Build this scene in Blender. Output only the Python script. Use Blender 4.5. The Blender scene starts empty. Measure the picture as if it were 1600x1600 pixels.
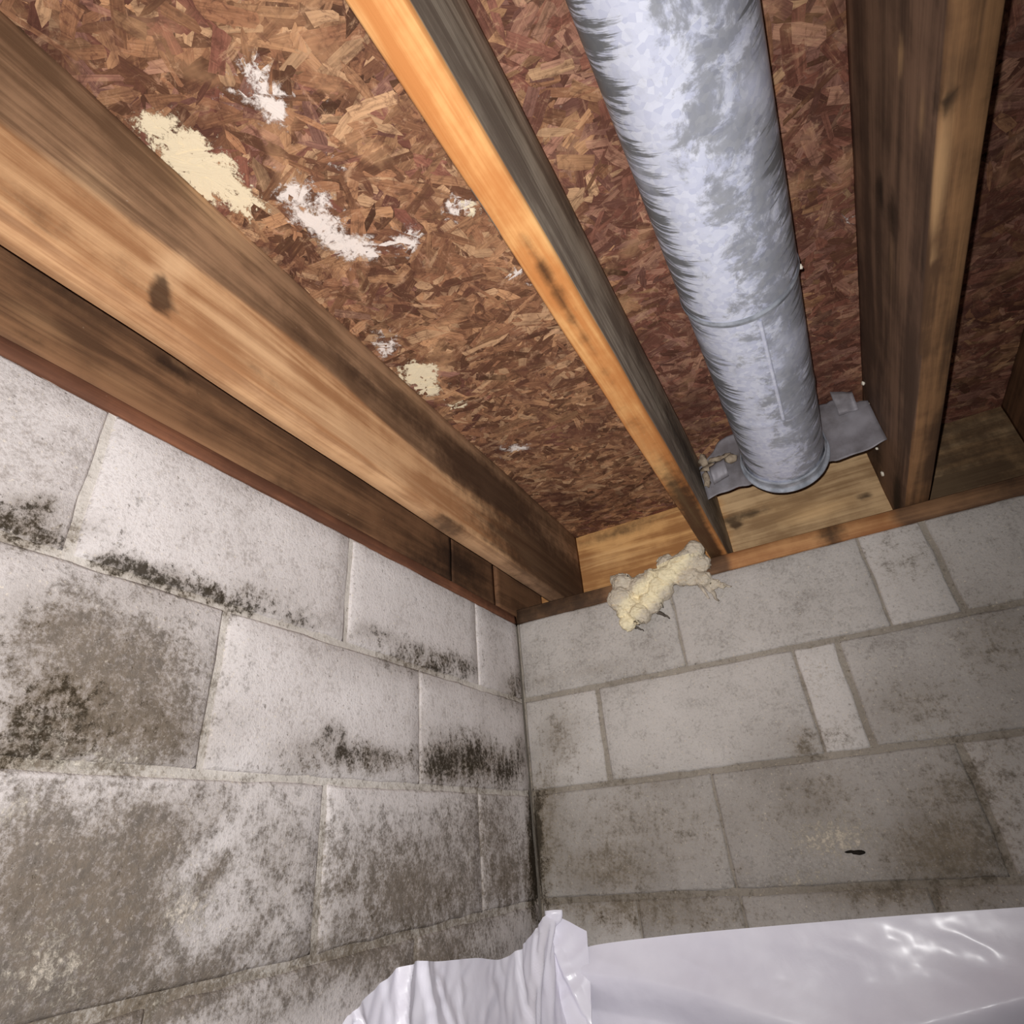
import bpy, bmesh, math, random
import numpy as np
from mathutils import Vector, Matrix, noise

random.seed(7)
rng = np.random.default_rng(7)
scene = bpy.context.scene
COL = scene.collection

# ------------------------------------------------------------------ camera, light, exposure
H = 1.25                      # height of the datum (about the top of the block walls) over the crawlspace floor
CAM = Vector((0.6482, -1.2624, -0.5037 + H))
RIGHT = Vector((0.87067, 0.48593, -0.07621))
DOWN = Vector((-0.29928, 0.40041, -0.86608))
FWD = Vector((-0.39034, 0.77688, 0.49406))
cam_data = bpy.data.cameras.new('camera')
cam_data.sensor_width = 36.0
cam_data.lens = 916.47 / 1600 * 36.0
cam_data.clip_start = 0.01
cam = bpy.data.objects.new('camera', cam_data)
COL.objects.link(cam)
m = Matrix.Identity(4)
for i in range(3):
    m[i][0], m[i][1], m[i][2], m[i][3] = RIGHT[i], -DOWN[i], -FWD[i], CAM[i]
cam.matrix_world = m
scene.camera = cam

world = bpy.data.worlds.new('world')
scene.world = world
world.use_nodes = True
world.node_tree.nodes['Background'].inputs[0].default_value = (0.75, 0.8, 1.0, 1)
world.node_tree.nodes['Background'].inputs[1].default_value = 0.012

# the phone's flash, a hand's breadth from the lens
fl = bpy.data.lights.new('flash_light', 'SPOT')
fl.energy = 1.0
fl.shadow_soft_size = 0.0035
fl.spot_size = math.radians(160)
fl.spot_blend = 1.0
fl.color = (1.0, 0.985, 0.97)
fl.use_nodes = True
_nt = fl.node_tree
_em = [n for n in _nt.nodes if n.type == 'EMISSION'][0]
_fo = _nt.nodes.new('ShaderNodeLightFalloff')
_fo.inputs['Strength'].default_value = 42.5
_nt.links.new(_fo.outputs['Linear'], _em.inputs['Strength'])
flo = bpy.data.objects.new('flash_light', fl)
COL.objects.link(flo)
FLP = CAM - RIGHT * 0.014 - DOWN * 0.022 + FWD * 0.0
AIM = (FWD - RIGHT * 0.29 + DOWN * 0.02).normalized()
flo.location = FLP
flo.rotation_euler = AIM.to_track_quat('-Z', 'Y').to_euler()

vs = scene.view_settings
vs.view_transform = 'Standard'
vs.look = 'None'
vs.gamma = 1.0
vs.use_curve_mapping = False
vs.exposure = 0.0

# ------------------------------------------------------------------ stain maps: soft ellipses in the plane of each surface (metres)
BLOBS = {
  'L_mold': [(-0.0038,-0.5157,0.0291,-0.0012,-0.0266,-0.1267,1.4), (-0.4247,-0.5479,0.14,-0.0118,0.0009,-0.057,0.42), (-0.1518,-0.5094,0.0962,-0.0041,-0.0082,-0.0629,0.45), (-0.5096,-0.5631,0.0661,-0.0069,0.0028,-0.0444,0.45), (-1.048,-0.1863,0.0244,0.011,0.0068,-0.0229,1.25), (-1.017,-0.1947,0.0181,0.0075,0.0041,-0.0144,1.15), (-0.9339,-0.1976,0.0334,0.0121,0.0029,-0.0116,1.05), (-0.8842,-0.1964,0.0455,0.0154,0.0031,-0.0138,1.05), (-0.8238,-0.1936,0.0526,0.0167,0.0029,-0.0148,1), (-0.7542,-0.1922,0.0614,0.018,0.0026,-0.0159,0.95), (-0.6735,-0.1905,0.0603,0.0163,0.0017,-0.0134,0.9), (-0.5494,-0.1813,0.0609,0.0151,0.0012,-0.0171,0.8), (-0.3094,-0.1868,0.1333,0.0264,-0.0008,-0.0203,0.9), (-0.6606,-0.3805,0.0774,0.0053,0.0023,-0.0173,0.85), (-0.5502,-0.3684,0.0826,0.006,0.0018,-0.023,0.85), (0.0047,-0.4316,0.0213,0.0002,-0.0154,-0.075,1.2), (-0.0211,-0.571,0.0223,-0.0017,-0.0134,-0.0647,1.2), (-0.9215,-0.3657,0.0362,0.0042,0.0093,-0.0357,0.7), (-0.9851,-0.3445,0.0256,0.0041,0.0065,-0.0224,0.7), (-0.8226,-0.3681,0.0311,0.0031,0.0057,-0.0268,0.45), (-0.9735,-0.4603,0.019,-0.0004,0.0087,-0.0289,0.4), (-0.8872,-0.5791,0.0329,-0.0059,0.005,-0.0184,0.55), (-0.8793,-0.5046,0.0421,-0.0033,0.0081,-0.0312,0.35), (-1.049,-0.1812,0.0219,0.0101,0.0061,-0.0205,1), (-1.01,-0.1971,0.0135,0.0055,0.0033,-0.0119,0.9), (-1.062,-0.1798,0.0094,0.0045,0.0038,-0.0126,0.8), (-0.9546,-0.1997,0.0189,0.007,0.0025,-0.0099,1), (-0.9152,-0.1981,0.028,0.0098,0.0028,-0.0118,0.9), (-0.8592,-0.1956,0.0322,0.0106,0.003,-0.0142,0.9), (-0.7949,-0.1943,0.0374,0.0114,0.0028,-0.0152,0.8), (-0.732,-0.1942,0.0428,0.0121,0.0019,-0.0126,0.7), (-0.6605,-0.194,0.037,0.0097,0.0014,-0.0115,0.7), (-0.5011,-0.1807,0.0496,0.0118,0.0008,-0.0156,0.8), (-0.4306,-0.1853,0.0647,0.0142,0.0003,-0.021,0.9), (-0.331,-0.1823,0.0754,0.0154,-0.0006,-0.0201,0.8), (-0.2406,-0.189,0.061,0.0114,-0.0013,-0.0186,0.9), (-0.5184,-0.168,0.0404,0.0102,0.0007,-0.0133,0.5), (-0.0317,-0.1798,0.0383,0.0064,-0.0075,-0.0455,0.8), (-0.9755,-0.3776,0.0307,0.0033,0.0071,-0.0244,1), (-0.9511,-0.3452,0.0339,0.0051,0.008,-0.0294,0.8), (-0.8696,-0.3597,0.0488,0.0056,0.0075,-0.032,0.55), (-0.9891,-0.4005,0.0192,0.0014,0.0034,-0.0113,1), (-0.9489,-0.3947,0.0272,0.0021,0.0038,-0.0138,0.9), (-0.8705,-0.3855,0.0408,0.0033,0.0037,-0.0155,0.7), (-0.9895,-0.2804,0.0134,0.0035,0.0103,-0.0365,0.45), (-1.014,-0.3262,0.0143,0.0028,0.0116,-0.0387,0.55), (-0.6825,-0.3796,0.0528,0.0038,0.0028,-0.0193,0.75), (-0.5909,-0.361,0.0282,0.0023,0.0032,-0.0327,1), (-0.4994,-0.374,0.0751,0.0049,0.0011,-0.0221,0.8), (-0.6062,-0.3363,0.0227,0.0025,0.002,-0.0191,0.8), (-0.7315,-0.389,0.0283,0.0018,0.0017,-0.0101,0.5), (-0.4442,-0.3752,0.0494,0.003,0.0005,-0.0192,0.7), (-0.3363,-0.3655,0.0786,0.005,-0.001,-0.0359,1.1), (-0.2293,-0.3507,0.0926,0.0064,-0.004,-0.0486,1), (-0.1069,-0.367,0.0813,0.0043,-0.0057,-0.0395,1), (-0.3851,-0.3037,0.0188,0.0022,-0.0003,-0.054,0.6), (-0.2717,-0.3139,0.1331,0.0131,-0.0021,-0.0349,0.5), (-0.0391,-0.331,0.0359,0.0026,-0.0092,-0.0532,0.8), (-1.008,-0.3367,0.0144,0.0026,0.0033,-0.011,0.5), (-0.5754,-0.5209,0.0144,-0.001,0.0035,-0.0364,0.6), (-0.4241,-0.5877,0.0912,-0.0107,0.0005,-0.0312,0.5), (-0.5327,-0.5959,0.0496,-0.0068,0.0016,-0.0209,0.45), (-0.3242,-0.5652,0.0726,-0.0066,-0.001,-0.0261,0.5), (-0.4096,-0.472,0.0497,-0.001,0.0002,-0.0268,0.35), (-0.1362,-0.5722,0.0716,-0.006,-0.0057,-0.0398,0.5), (-0.0101,-0.5038,0.0261,-0.0009,-0.0262,-0.1276,1), (-0.291,-0.6373,0.0736,-0.0105,-0.0008,-0.0132,0.5), (-0.9521,-0.508,0.0291,-0.0026,0.0083,-0.0278,0.5), (-0.8382,-0.5971,0.0433,-0.0083,0.0048,-0.0193,0.6), (-0.7793,-0.5007,0.0195,-0.0012,0.0037,-0.0179,0.4), (-0.8974,-0.4345,0.0365,0.0006,0.0023,-0.0089,0.4), (-0.9814,-0.4259,0.0192,0.0006,0.0023,-0.0075,0.5)],
  'L_brown': [(-0.3763,-0.552,0.3241,-0.0273,-0.0011,-0.1099,0.66), (-0.1951,-0.4764,0.1611,-0.0033,-0.0099,-0.0946,0.6), (-0.4522,-0.6288,0.3156,-0.049,0.0009,-0.029,0.8), (-0.8043,-0.6107,0.1756,-0.0351,0.0046,-0.0198,0.8), (-0.2321,-0.3848,0.2516,0.0112,-0.0015,-0.0179,0.5), (-0.5338,-0.5819,0.0749,-0.0093,0.0033,-0.0424,0.5), (-0.0067,-0.5155,0.0406,-0.0017,-0.0287,-0.138,0.8), (-0.675,-0.5006,0.0892,-0.005,0.014,-0.0942,0.48), (-0.7055,-0.5427,0.0899,-0.0094,0.0083,-0.0493,0.35), (-0.995,-0.3102,0.0359,0.0078,0.0202,-0.0696,0.5), (-0.966,-0.2909,0.0683,0.0162,0.0152,-0.0557,0.75), (-0.898,-0.3566,0.0976,0.0121,0.0139,-0.0558,0.8), (-0.9793,-0.3998,0.0397,0.0029,0.0046,-0.0157,0.7), (-0.9513,-0.4608,0.0458,-0.0009,0.0101,-0.0349,0.7), (-0.6648,-0.6303,0.1108,-0.0212,0.0027,-0.0173,0.5), (-0.8975,-0.5415,0.0886,-0.0115,0.0157,-0.0575,0.9), (-0.8572,-0.205,0.1626,0.0513,0.0033,-0.0157,0.35), (-0.3925,-0.1973,0.1764,0.0357,-0,-0.0261,0.45), (-0.5068,-0.3744,0.1187,0.0077,0.0015,-0.0274,0.45), (-1.041,-0.1918,0.0397,0.0174,0.0075,-0.0255,0.5), (-0.652,-0.5222,0.0307,-0.0024,0.0093,-0.0672,0.15), (-0.1983,-0.5074,0.1354,-0.0057,-0.0096,-0.0915,0.45), (-0.4563,-0.5048,0.1206,-0.006,0.0027,-0.083,0.5), (-0.9218,-0.3147,0.1011,0.019,0.0178,-0.0699,0.8), (-0.8596,-0.3717,0.0637,0.0063,0.0089,-0.0383,0.8), (-0.9818,-0.3556,0.0462,0.0066,0.0145,-0.0499,0.6), (-1.002,-0.1825,0.0336,0.0143,0.0056,-0.0204,0.4), (-0.9217,-0.5108,0.0743,-0.0068,0.0191,-0.0678,1), (-0.8508,-0.4685,0.0603,-0.0017,0.0095,-0.0398,0.9), (-0.8543,-0.5322,0.0565,-0.0063,0.0129,-0.0517,1), (-0.7702,-0.5072,0.0278,-0.002,0.0054,-0.0269,0.7), (-0.9174,-0.5778,0.0704,-0.013,0.0089,-0.0308,1), (-0.7817,-0.593,0.0937,-0.0163,0.0057,-0.0262,0.8), (-0.7004,-0.573,0.0533,-0.0073,0.006,-0.0358,0.5), (-0.7851,-0.4326,0.0568,0.001,0.0039,-0.0194,0.7), (-0.7378,-0.4586,0.0444,-0.0006,0.0035,-0.0198,0.4), (-0.4247,-0.5479,0.14,-0.0118,0.0012,-0.0733,0.75), (-0.5082,-0.585,0.0916,-0.0113,0.0023,-0.0361,0.7), (-0.321,-0.4834,0.0951,-0.0027,-0.003,-0.076,0.55), (-0.1334,-0.5521,0.0968,-0.0068,-0.0102,-0.0713,0.7), (-0.5303,-0.4532,0.0543,-0.0003,0.0023,-0.0329,0.2), (-0.4797,-0.6245,0.1894,-0.0294,0.001,-0.0213,0.6), (-0.7472,-0.6222,0.092,-0.0184,0.0032,-0.0158,0.7), (-0.2298,-0.3565,0.2086,0.0135,-0.0038,-0.046,0.5), (-0.6489,-0.3837,0.0677,0.0044,0.0025,-0.0198,0.5), (-0.0525,-0.1949,0.0775,0.0124,-0.007,-0.0444,0.5)],
  'L_pale': [(-0.9714,-0.4433,0.0219,0.0001,0.0066,-0.0223,0.8), (-0.7946,-0.5334,0.0366,-0.0038,0.0073,-0.0336,1), (-0.9084,-0.558,0.0368,-0.0057,0.0091,-0.0322,0.9), (-0.9008,-0.4671,0.0293,-0.0008,0.0056,-0.0213,0.6), (-0.9356,-0.5785,0.019,-0.0036,0.0051,-0.0171,0.7), (-0.9739,-0.383,0.0358,0.0035,0.0078,-0.027,0.7), (-0.9183,-0.4011,0.0711,0.0046,0.0018,-0.0068,0.8), (-0.8114,-0.3015,0.0117,0.0021,0.0207,-0.1031,0.6), (-0.9335,-0.2138,0.1062,0.0358,0.0021,-0.0085,0.5), (-0.7817,-0.2127,0.0954,0.0265,0.0015,-0.0084,0.4), (-0.8955,-0.5862,0.0319,-0.0061,0.0038,-0.0135,0.7), (-0.8094,-0.6026,0.0093,-0.0018,0.0035,-0.0149,0.7), (-0.242,-0.5055,0.0212,-0.0009,-0.0048,-0.0592,0.6), (-0.3928,-0.4813,0.1019,-0.0028,-0.0001,-0.0539,0.3), (-0.3167,-0.3728,0.1619,0.0092,-0.0008,-0.0213,0.5)],
  'R_mold': [(0.001,-0.5159,0.0135,-0.0009,-0.0139,-0.1271,1.3), (0.0237,-0.4089,0.0385,-0.0039,-0.0011,-0.0099,0.9), (0.0461,-0.5358,0.0433,-0.0025,-0.0028,-0.0224,0.5), (0.059,-0.1704,0.0494,-0.0092,-0.0027,-0.0233,0.55), (0.2327,-0.183,0.1318,-0.0255,-0.0033,-0.0192,0.55), (0.388,-0.197,0.0654,-0.0131,-0.0035,-0.0156,0.5), (0.0999,-0.3539,0.0749,-0.0093,-0.0043,-0.0316,0.4), (0.1487,-0.6307,0.1162,-0.003,-0.0038,-0.0221,0.75), (0.299,-0.6441,0.0919,-0.002,-0.0043,-0.0188,0.5), (0.6317,-0.5562,0.011,-0.0007,-0.0015,-0.0045,1.3), (0.0099,-0.595,0.0289,-0.0011,-0.0038,-0.0325,0.7), (0.4075,-0.5714,0.0274,-0.0014,-0.0051,-0.0192,0.5), (0.891,-0.1256,0.0546,-0.0156,-0.0176,-0.0462,0.25), (0.1328,-0.5243,0.082,-0.0052,-0.0052,-0.033,0.3), (0.0596,-0.0908,0.0271,-0.0058,-0.0052,-0.0462,0.2), (0.5697,-0.3882,0.0168,-0.0023,-0.0045,-0.0147,0.6)],
  'R_brown': [(0.2314,-0.498,0.2066,-0.0157,-0.0167,-0.0869,0.38), (0.5279,-0.4907,0.2073,-0.0184,-0.0177,-0.0589,0.3), (0.0243,-0.4704,0.0451,-0.0036,-0.0165,-0.1425,0.6), (0.8347,-0.4353,0.0986,-0.0126,-0.0442,-0.1095,0.35), (0.6169,-0.3751,0.1222,-0.0174,-0.0067,-0.0209,0.35), (0.2487,-0.4083,0.1324,-0.0146,-0.0031,-0.0162,0.35), (0.0762,-0.2981,0.0466,-0.0066,-0.0076,-0.0597,0.55), (0.5654,-0.3844,0.0317,-0.0043,-0.0064,-0.0211,0.8), (0.1544,-0.5583,0.1461,-0.0076,-0.008,-0.0478,0.6), (0.5575,-0.4631,0.0819,-0.0083,-0.0138,-0.0447,0.45), (0.7244,-0.5621,0.0932,-0.0059,-0.026,-0.0682,0.7), (0.7716,-0.4848,0.0931,-0.0094,-0.0174,-0.0448,0.5), (0.9136,-0.2627,0.0752,-0.0165,-0.0375,-0.0922,0.4), (0.7602,-0.3429,0.0826,-0.0138,-0.0186,-0.0509,0.4), (0.3594,-0.4866,0.0708,-0.006,-0.0125,-0.0524,0.3), (0.4953,-0.4138,0.066,-0.0079,-0.0119,-0.0424,0.3), (0.2075,-0.6223,0.2239,-0.0066,-0.0048,-0.0247,0.7), (0.6331,-0.6179,0.1336,-0.0049,-0.0075,-0.0211,0.7), (0.0379,-0.4833,0.0593,-0.0045,-0.0085,-0.0702,0.45), (0.735,-0.6217,0.0649,-0.0024,-0.0079,-0.0201,0.6), (0.8392,-0.0976,0.0578,-0.0169,-0.0217,-0.0601,0.25)],
  'R_pale': [(0.5665,-0.5331,0.0885,-0.0064,-0.0119,-0.0373,0.9), (0.488,-0.5896,0.0713,-0.0033,-0.006,-0.0202,0.8), (0.4037,-0.5857,0.0382,-0.0018,-0.0038,-0.0142,0.7), (0.627,-0.2738,0.0423,-0.0079,-0.0194,-0.0621,0.55), (0.1353,-0.2662,0.053,-0.0083,-0.0058,-0.04,0.35), (0.8037,-0.4695,0.029,-0.0032,-0.0178,-0.0448,0.35), (0.751,-0.3942,0.0632,-0.009,-0.0058,-0.0156,0.6), (0.658,-0.2972,0.0041,-0.0007,-0.0036,-0.011,1.4), (0.6415,-0.4567,0.0058,-0.0006,-0.0023,-0.0068,1.2), (0.6442,-0.52,0.0278,-0.0022,-0.0044,-0.0128,0.7), (0.8306,-0.1214,0.0288,-0.008,-0.0257,-0.071,0.35), (0.6331,-0.6179,0.0267,-0.001,-0.0036,-0.0101,0.7), (0.0734,-0.4385,0.059,-0.0055,-0.0063,-0.0479,0.3)],
  'O_cream': [(0.158,-1.113,0.0183,0.0111,-0.0166,0.011,1), (0.1598,-1.078,0.0285,0.0175,-0.0232,0.0165,1.1), (0.1582,-1.032,0.0279,0.0173,-0.0196,0.0151,1.2), (0.164,-1.001,0.0151,0.0094,-0.01,0.0082,1.2), (0.1558,-1.058,0.0324,0.02,-0.0205,0.0151,1), (0.1598,-0.6216,0.0266,0.0178,-0.0179,0.0237,1.3), (0.1559,-0.5813,0.0196,0.0132,-0.0124,0.017,1.2), (0.1716,-0.5064,0.0103,0.007,-0.0064,0.0095,1.2), (0.4127,-0.8381,0.0132,0.0082,-0.0079,0.0123,1), (0.1408,-1.131,0.0036,0.0022,-0.0039,0.0024,1.1)],
  'O_white': [(0.2275,-0.9611,0.0153,0.0095,-0.0079,0.0075,0.9), (0.2316,-0.9072,0.019,0.012,-0.0083,0.0086,0.95), (0.2426,-0.8682,0.0197,0.0125,-0.007,0.0078,1), (0.2259,-0.9255,0.0144,0.0091,-0.0068,0.0069,1), (0.2966,-1.083,0.0106,0.0064,-0.013,0.0112,0.8), (0.2935,-1.109,0.008,0.0048,-0.0068,0.0055,0.6), (0.2904,-1.064,0.0145,0.0088,-0.0155,0.0137,1.1), (0.3001,-1.098,0.0116,0.007,-0.0136,0.0114,0.75), (0.2788,-1.047,0.0087,0.0053,-0.0086,0.0077,1.1), (0.2531,-1.101,0.0147,0.0089,-0.0107,0.0083,0.45), (0.2289,-0.9786,0.0178,0.011,-0.0116,0.0108,1.1), (0.2234,-0.9403,0.0242,0.0152,-0.0108,0.0106,1.1), (0.2379,-0.9258,0.0215,0.0135,-0.0067,0.0068,0.9), (0.2376,-0.8823,0.0284,0.018,-0.0105,0.0113,0.95), (0.2549,-0.858,0.0137,0.0087,-0.0083,0.0095,1.1), (0.2538,-0.9478,0.014,0.0087,-0.0101,0.0103,0.8), (0.3143,-0.8434,0.0083,0.0052,-0.0161,0.0207,1), (0.3316,-0.8442,0.0105,0.0066,-0.0059,0.0079,0.5), (0.4047,-0.8464,0.019,0.0118,-0.01,0.0152,1), (0.4148,-0.7163,0.0049,0.0031,-0.0049,0.009,1), (0.4162,-0.6878,0.0084,0.0054,-0.0034,0.0063,0.7), (0.1573,-0.7071,0.0143,0.0094,-0.0188,0.0226,0.95), (0.1969,-0.3213,0.0253,0.0178,-0.0069,0.0124,0.95), (0.1546,-0.304,0.007,0.005,-0.0074,0.0129,0.8), (0.3025,-0.9809,0.0093,0.0057,-0.0044,0.0046,0.6), (0.3058,-0.9677,0.0054,0.0033,-0.0078,0.0083,0.6), (0.5593,-0.9085,0.0128,0.0078,-0.0024,0.0048,0.5), (0.868,-0.5364,0.005,0.0031,-0.0003,0.0092,1), (0.2601,-0.7063,0.0173,0.0113,-0.0047,0.0065,0.4), (-0.3511,0.9838,0.0421,0.039,-0.0238,0.049,0.3)],
  'O_dark': [(0.1481,-1.213,0.065,0.0389,-0.0405,0.0211,0.7), (0.2128,-1.091,0.0426,0.0259,-0.0177,0.0132,0.9), (0.2783,-0.7969,0.0718,0.0459,-0.0278,0.0359,0.7), (0.5442,-0.2145,0.0691,0.0475,-0.0394,0.151,1), (0.8309,-0.0429,0.0605,0.0415,-0.0073,0.1477,0.9), (0.169,-0.3964,0.0663,0.0463,-0.0458,0.0752,0.5), (0.1909,0.0227,0.1672,0.1249,-0.0559,0.1273,0.8), (0.1526,-0.8773,0.0696,0.0446,-0.0246,0.0239,0.6), (0.2303,-1.025,0.0091,0.0056,-0.0368,0.0317,0.7), (0.2923,-0.7165,0.1021,0.0662,-0.0289,0.042,0.4), (0.171,-1.242,0.0412,0.0244,-0.0319,0.0159,0.5), (1.06,-0.3395,0.1848,0.1174,0.0546,0.4584,0.6), (0.4147,-1.06,0.0172,0.0103,-0.0115,0.0129,0.4), (0.4958,-0.3645,0.0527,0.0355,-0.0528,0.1596,0.5)],
  'J1S_stain': [(-1.043,0.0445,0.0102,0.0101,0.0081,-0.0349,1.35), (-1.042,0.0179,0.0118,0.011,0.003,-0.0129,1.2), (-1.066,0.1107,0.0082,0,0,0.0041,1), (-1.094,0.1215,0.0166,0,0,0.009,0.7), (-1.147,0.1115,0.0309,0,0,0.0187,0.5), (-0.855,0.15,0.0452,0,0,0.0169,0.7), (-0.7365,0.1679,0.0889,0,0,0.031,0.85), (-0.6043,0.1782,0.1537,0,0,0.0443,0.7), (-0.3915,0.1696,0.2174,0,0,0.0504,0.8), (-0.0509,0.0735,0.3322,0,0,0.0674,0.7), (-0.1805,0.0914,0.1886,0,0,0.0636,0.5), (-0.8823,0.1767,0.0717,0,0,0.0292,0.4), (-1.224,0.1958,0.039,0,0,0.0333,0.35), (-1.154,0.2081,0.0786,0,0,0.0564,0.3), (-1.163,0.044,0.044,0,0,0.0244,0.6), (-1.079,0.0479,0.06,0,0,0.0276,0.5), (-0.9131,0.0323,0.0727,0,0,0.0239,0.5), (-1.082,0.4088,0.0768,0,0,0.0607,0.3)],
  'J1S_lite': [(-1.04,0.1004,0.0253,0.0276,0.006,-0.0268,0.9), (-1.133,0.1308,0.0464,0,0,0.028,0.6), (-1.151,0.1505,0.0057,0,0,0.009,0.9), (-0.9229,0.0907,0.1107,0,0,0.0415,0.6), (-0.7262,0.0348,0.1696,0,0,0.0434,0.7), (-1.003,0.2573,0.0882,0,0,0.0493,0.6), (-0.5845,0.039,0.1489,0,0,0.0328,0.5)],
  'J1B_stain': [(0.157,-0.6987,0,0.0616,0.0371,0,0.6), (0.1195,-0.4749,0,0.0592,0.0335,0,0.7), (0.1439,-0.8825,0,0.0372,0.0234,0,0.5), (0.1208,-0.9666,0,0.0224,0.0144,0,0.4)],
  'CB_stain': [(0.507,-0.1476,0,0.2721,0.017,0,1.4), (0.5083,-0.0363,0,0.1929,0.0141,0,1.4), (0.5212,-0.3048,0,0.1786,0.0105,0,1.2), (0.5046,-0.5702,0,0.1126,0.009,0,0.9), (0.5043,-0.4939,0,0.0868,0.0064,0,1), (0.5126,-0.8687,0,0.0406,0.0047,0,0.8), (0.5139,-0.8234,0,0.0543,0.0058,0,0.85), (0.5094,-0.7587,0,0.0642,0.0063,0,0.8), (0.5134,-0.8996,0,0.0337,0.0041,0,0.6), (0.5086,-0.694,0,0.0691,0.0063,0,0.7)],
  'CB_lite': [(0.4921,-1.128,0,0.0373,0.0077,0,0.8), (0.4867,-1.062,0,0.0594,0.0106,0,0.7), (0.4864,-0.9868,0,0.0651,0.01,0,0.6), (0.5012,-0.5161,0,0.2507,0.0192,0,0.5), (0.5102,-0.3897,0,0.1562,0.0103,0,0.6)],
  'CS_stain': [(-0.5082,0.1789,0.18,0,0,0.066,0.6), (-0.7922,0.2475,0.0858,0,0,0.1288,0.6), (-0.1907,0.154,0.3429,0,0,0.1209,0.8), (-0.1228,-0.0243,0.255,0,0,0.0639,1), (-0.9886,0.2541,0.0485,0,0,0.0694,0.5), (-0.6756,0.192,0.0872,0,0,0.0583,0.4)],
  'RS_stain': [(-0.6436,0.1549,0.0331,0,0,0.0145,0.9), (-0.6351,0.1151,0.0409,0,0,0.0224,0.8), (-0.3135,0.2396,0.4128,0,0,0.0232,0.6), (-0.771,0.2158,0.1661,0,0,0.0095,0.7), (0.1483,0.1707,0.2303,0,0,0.0465,0.7), (0.0724,0.0653,0.1209,0,0,0.0253,1), (-0.8328,0.0332,0.0225,0,0,0.0057,0.9), (-0.7117,0.0278,0.0721,0,0,0.0083,0.6), (-0.8559,0.0896,0.0337,0,0,0.0318,0.4), (-0.6332,0.0242,0.0385,0,0,0.018,0.6)],
  'RS_lite': [(-0.833,0.1019,0.024,0,0,0.0068,0.9), (-0.802,0.0555,0.0334,0,0,0.011,0.6), (-0.5536,0.1113,0.1038,0,0,0.0486,0.3)],
  'RB_stain': [(0.8801,-0.8317,0,0.012,0.0053,0,1.2), (0.8741,-0.8495,0,0.0114,0.0026,0,1.1), (0.9091,-0.8394,0,0.0654,0.0052,0,0.8), (0.901,-0.7057,0,0.072,0.0056,0,0.7), (0.887,-0.6245,0,0.0236,0.0063,0,0.9), (0.9185,0.0019,0,0.0869,0.0108,0,0.8), (0.8832,-0.5255,0,0.1103,0.0044,0,0.5), (0.9114,-0.7588,0,0.0413,0.0045,0,0.5)],
  'RB_lite': [(0.8855,-0.8744,0,0.0522,0.0044,0,1), (0.8779,-0.7583,0,0.0848,0.0046,0,1), (0.8848,-0.8317,0,0.0085,0.0024,0,1), (0.8818,-0.6569,0,0.0192,0.0045,0,1), (0.8898,-0.408,0,0.1384,0.0059,0,0.5)],
  'EL_stain': [(-0.9473,0.0914,0.044,0,0,0.015,0.9), (-1.09,0.1151,0.1068,0,0,0.0481,0.7), (-0.9132,0.0653,0.0352,0,0,0.0238,0.5), (-1.095,0.0164,0.0278,0,0,0.0104,0.5), (-0.7367,0.0102,0.1168,0,0,0.0265,0.5), (-0.2465,0.0576,0.1118,0,0,0.0389,0.7), (-0.2989,0.0083,0.1706,0,0,0.0272,0.5), (-0.6952,-0.0049,0.0717,0,0,0.0146,0.5)],
  'EL_lite': [(-1.097,0.0445,0.0424,0,0,0.0169,0.6), (-0.9926,0.0288,0.0565,0,0,0.0182,0.5), (-0.7995,0.0231,0.1184,0,0,0.0289,0.5), (-0.9404,0.1027,0.0158,0,0,0.0054,0.8)],
  'RIM_stain': [(0.5748,0.1714,0.1006,0,0,0.0147,0.9), (0.5537,0.151,0.013,-0.0043,-0.0035,-0.0135,1.2), (0.5574,0.1774,0.0058,-0.002,-0.0018,-0.0068,1), (0.179,0.0696,0.1487,0,0,0.0168,0.8), (0.7592,0.0578,0.0444,0,0,0.0108,0.9), (0.8373,0.1324,0.0199,0,0,0.0092,0.9), (0.2811,0.2314,0.1965,0,0,0.0276,0.7), (1.016,0.1078,0.0576,0,0,0.012,1), (1.07,0.1115,0.0277,0,0,0.0085,0.7)],
  'RIM_lite': [(0.638,0.1771,0.116,0,0,0.0301,0.5), (0.231,0.1586,0.1483,0,0,0.044,0.5), (0.7262,0.1284,0.1075,0,0,0.0285,0.6), (1.089,0.2321,0.0572,0,0,0.0274,0.4)],
}


def field(key, a, b):
    """Sum of soft elliptical stains at plane coordinates a, b (arrays)."""
    out = np.zeros_like(a)
    for (ca, cb, p, q, r, s, k) in BLOBS.get(key, ()):
        det = p * s - q * r
        if abs(det) < 1e-9:
            continue
        da, db = a - ca, b - cb
        u = (da * s - db * r) / det
        v = (-da * q + db * p) / det
        out = np.maximum(out, k * np.exp(-0.8 * (u * u + v * v)))
    return out

def nz(p, s, o=0.0):
    return noise.noise(Vector((p[0] * s + o, p[1] * s + o * 1.7, p[2] * s - o)))

# ------------------------------------------------------------------ helpers
def lin(r, g, b):
    f = lambda c: (c / 255 / 12.92) if c / 255 <= 0.04045 else ((c / 255 + 0.055) / 1.055) ** 2.4
    return (f(r), f(g), f(b), 1.0)

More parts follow.
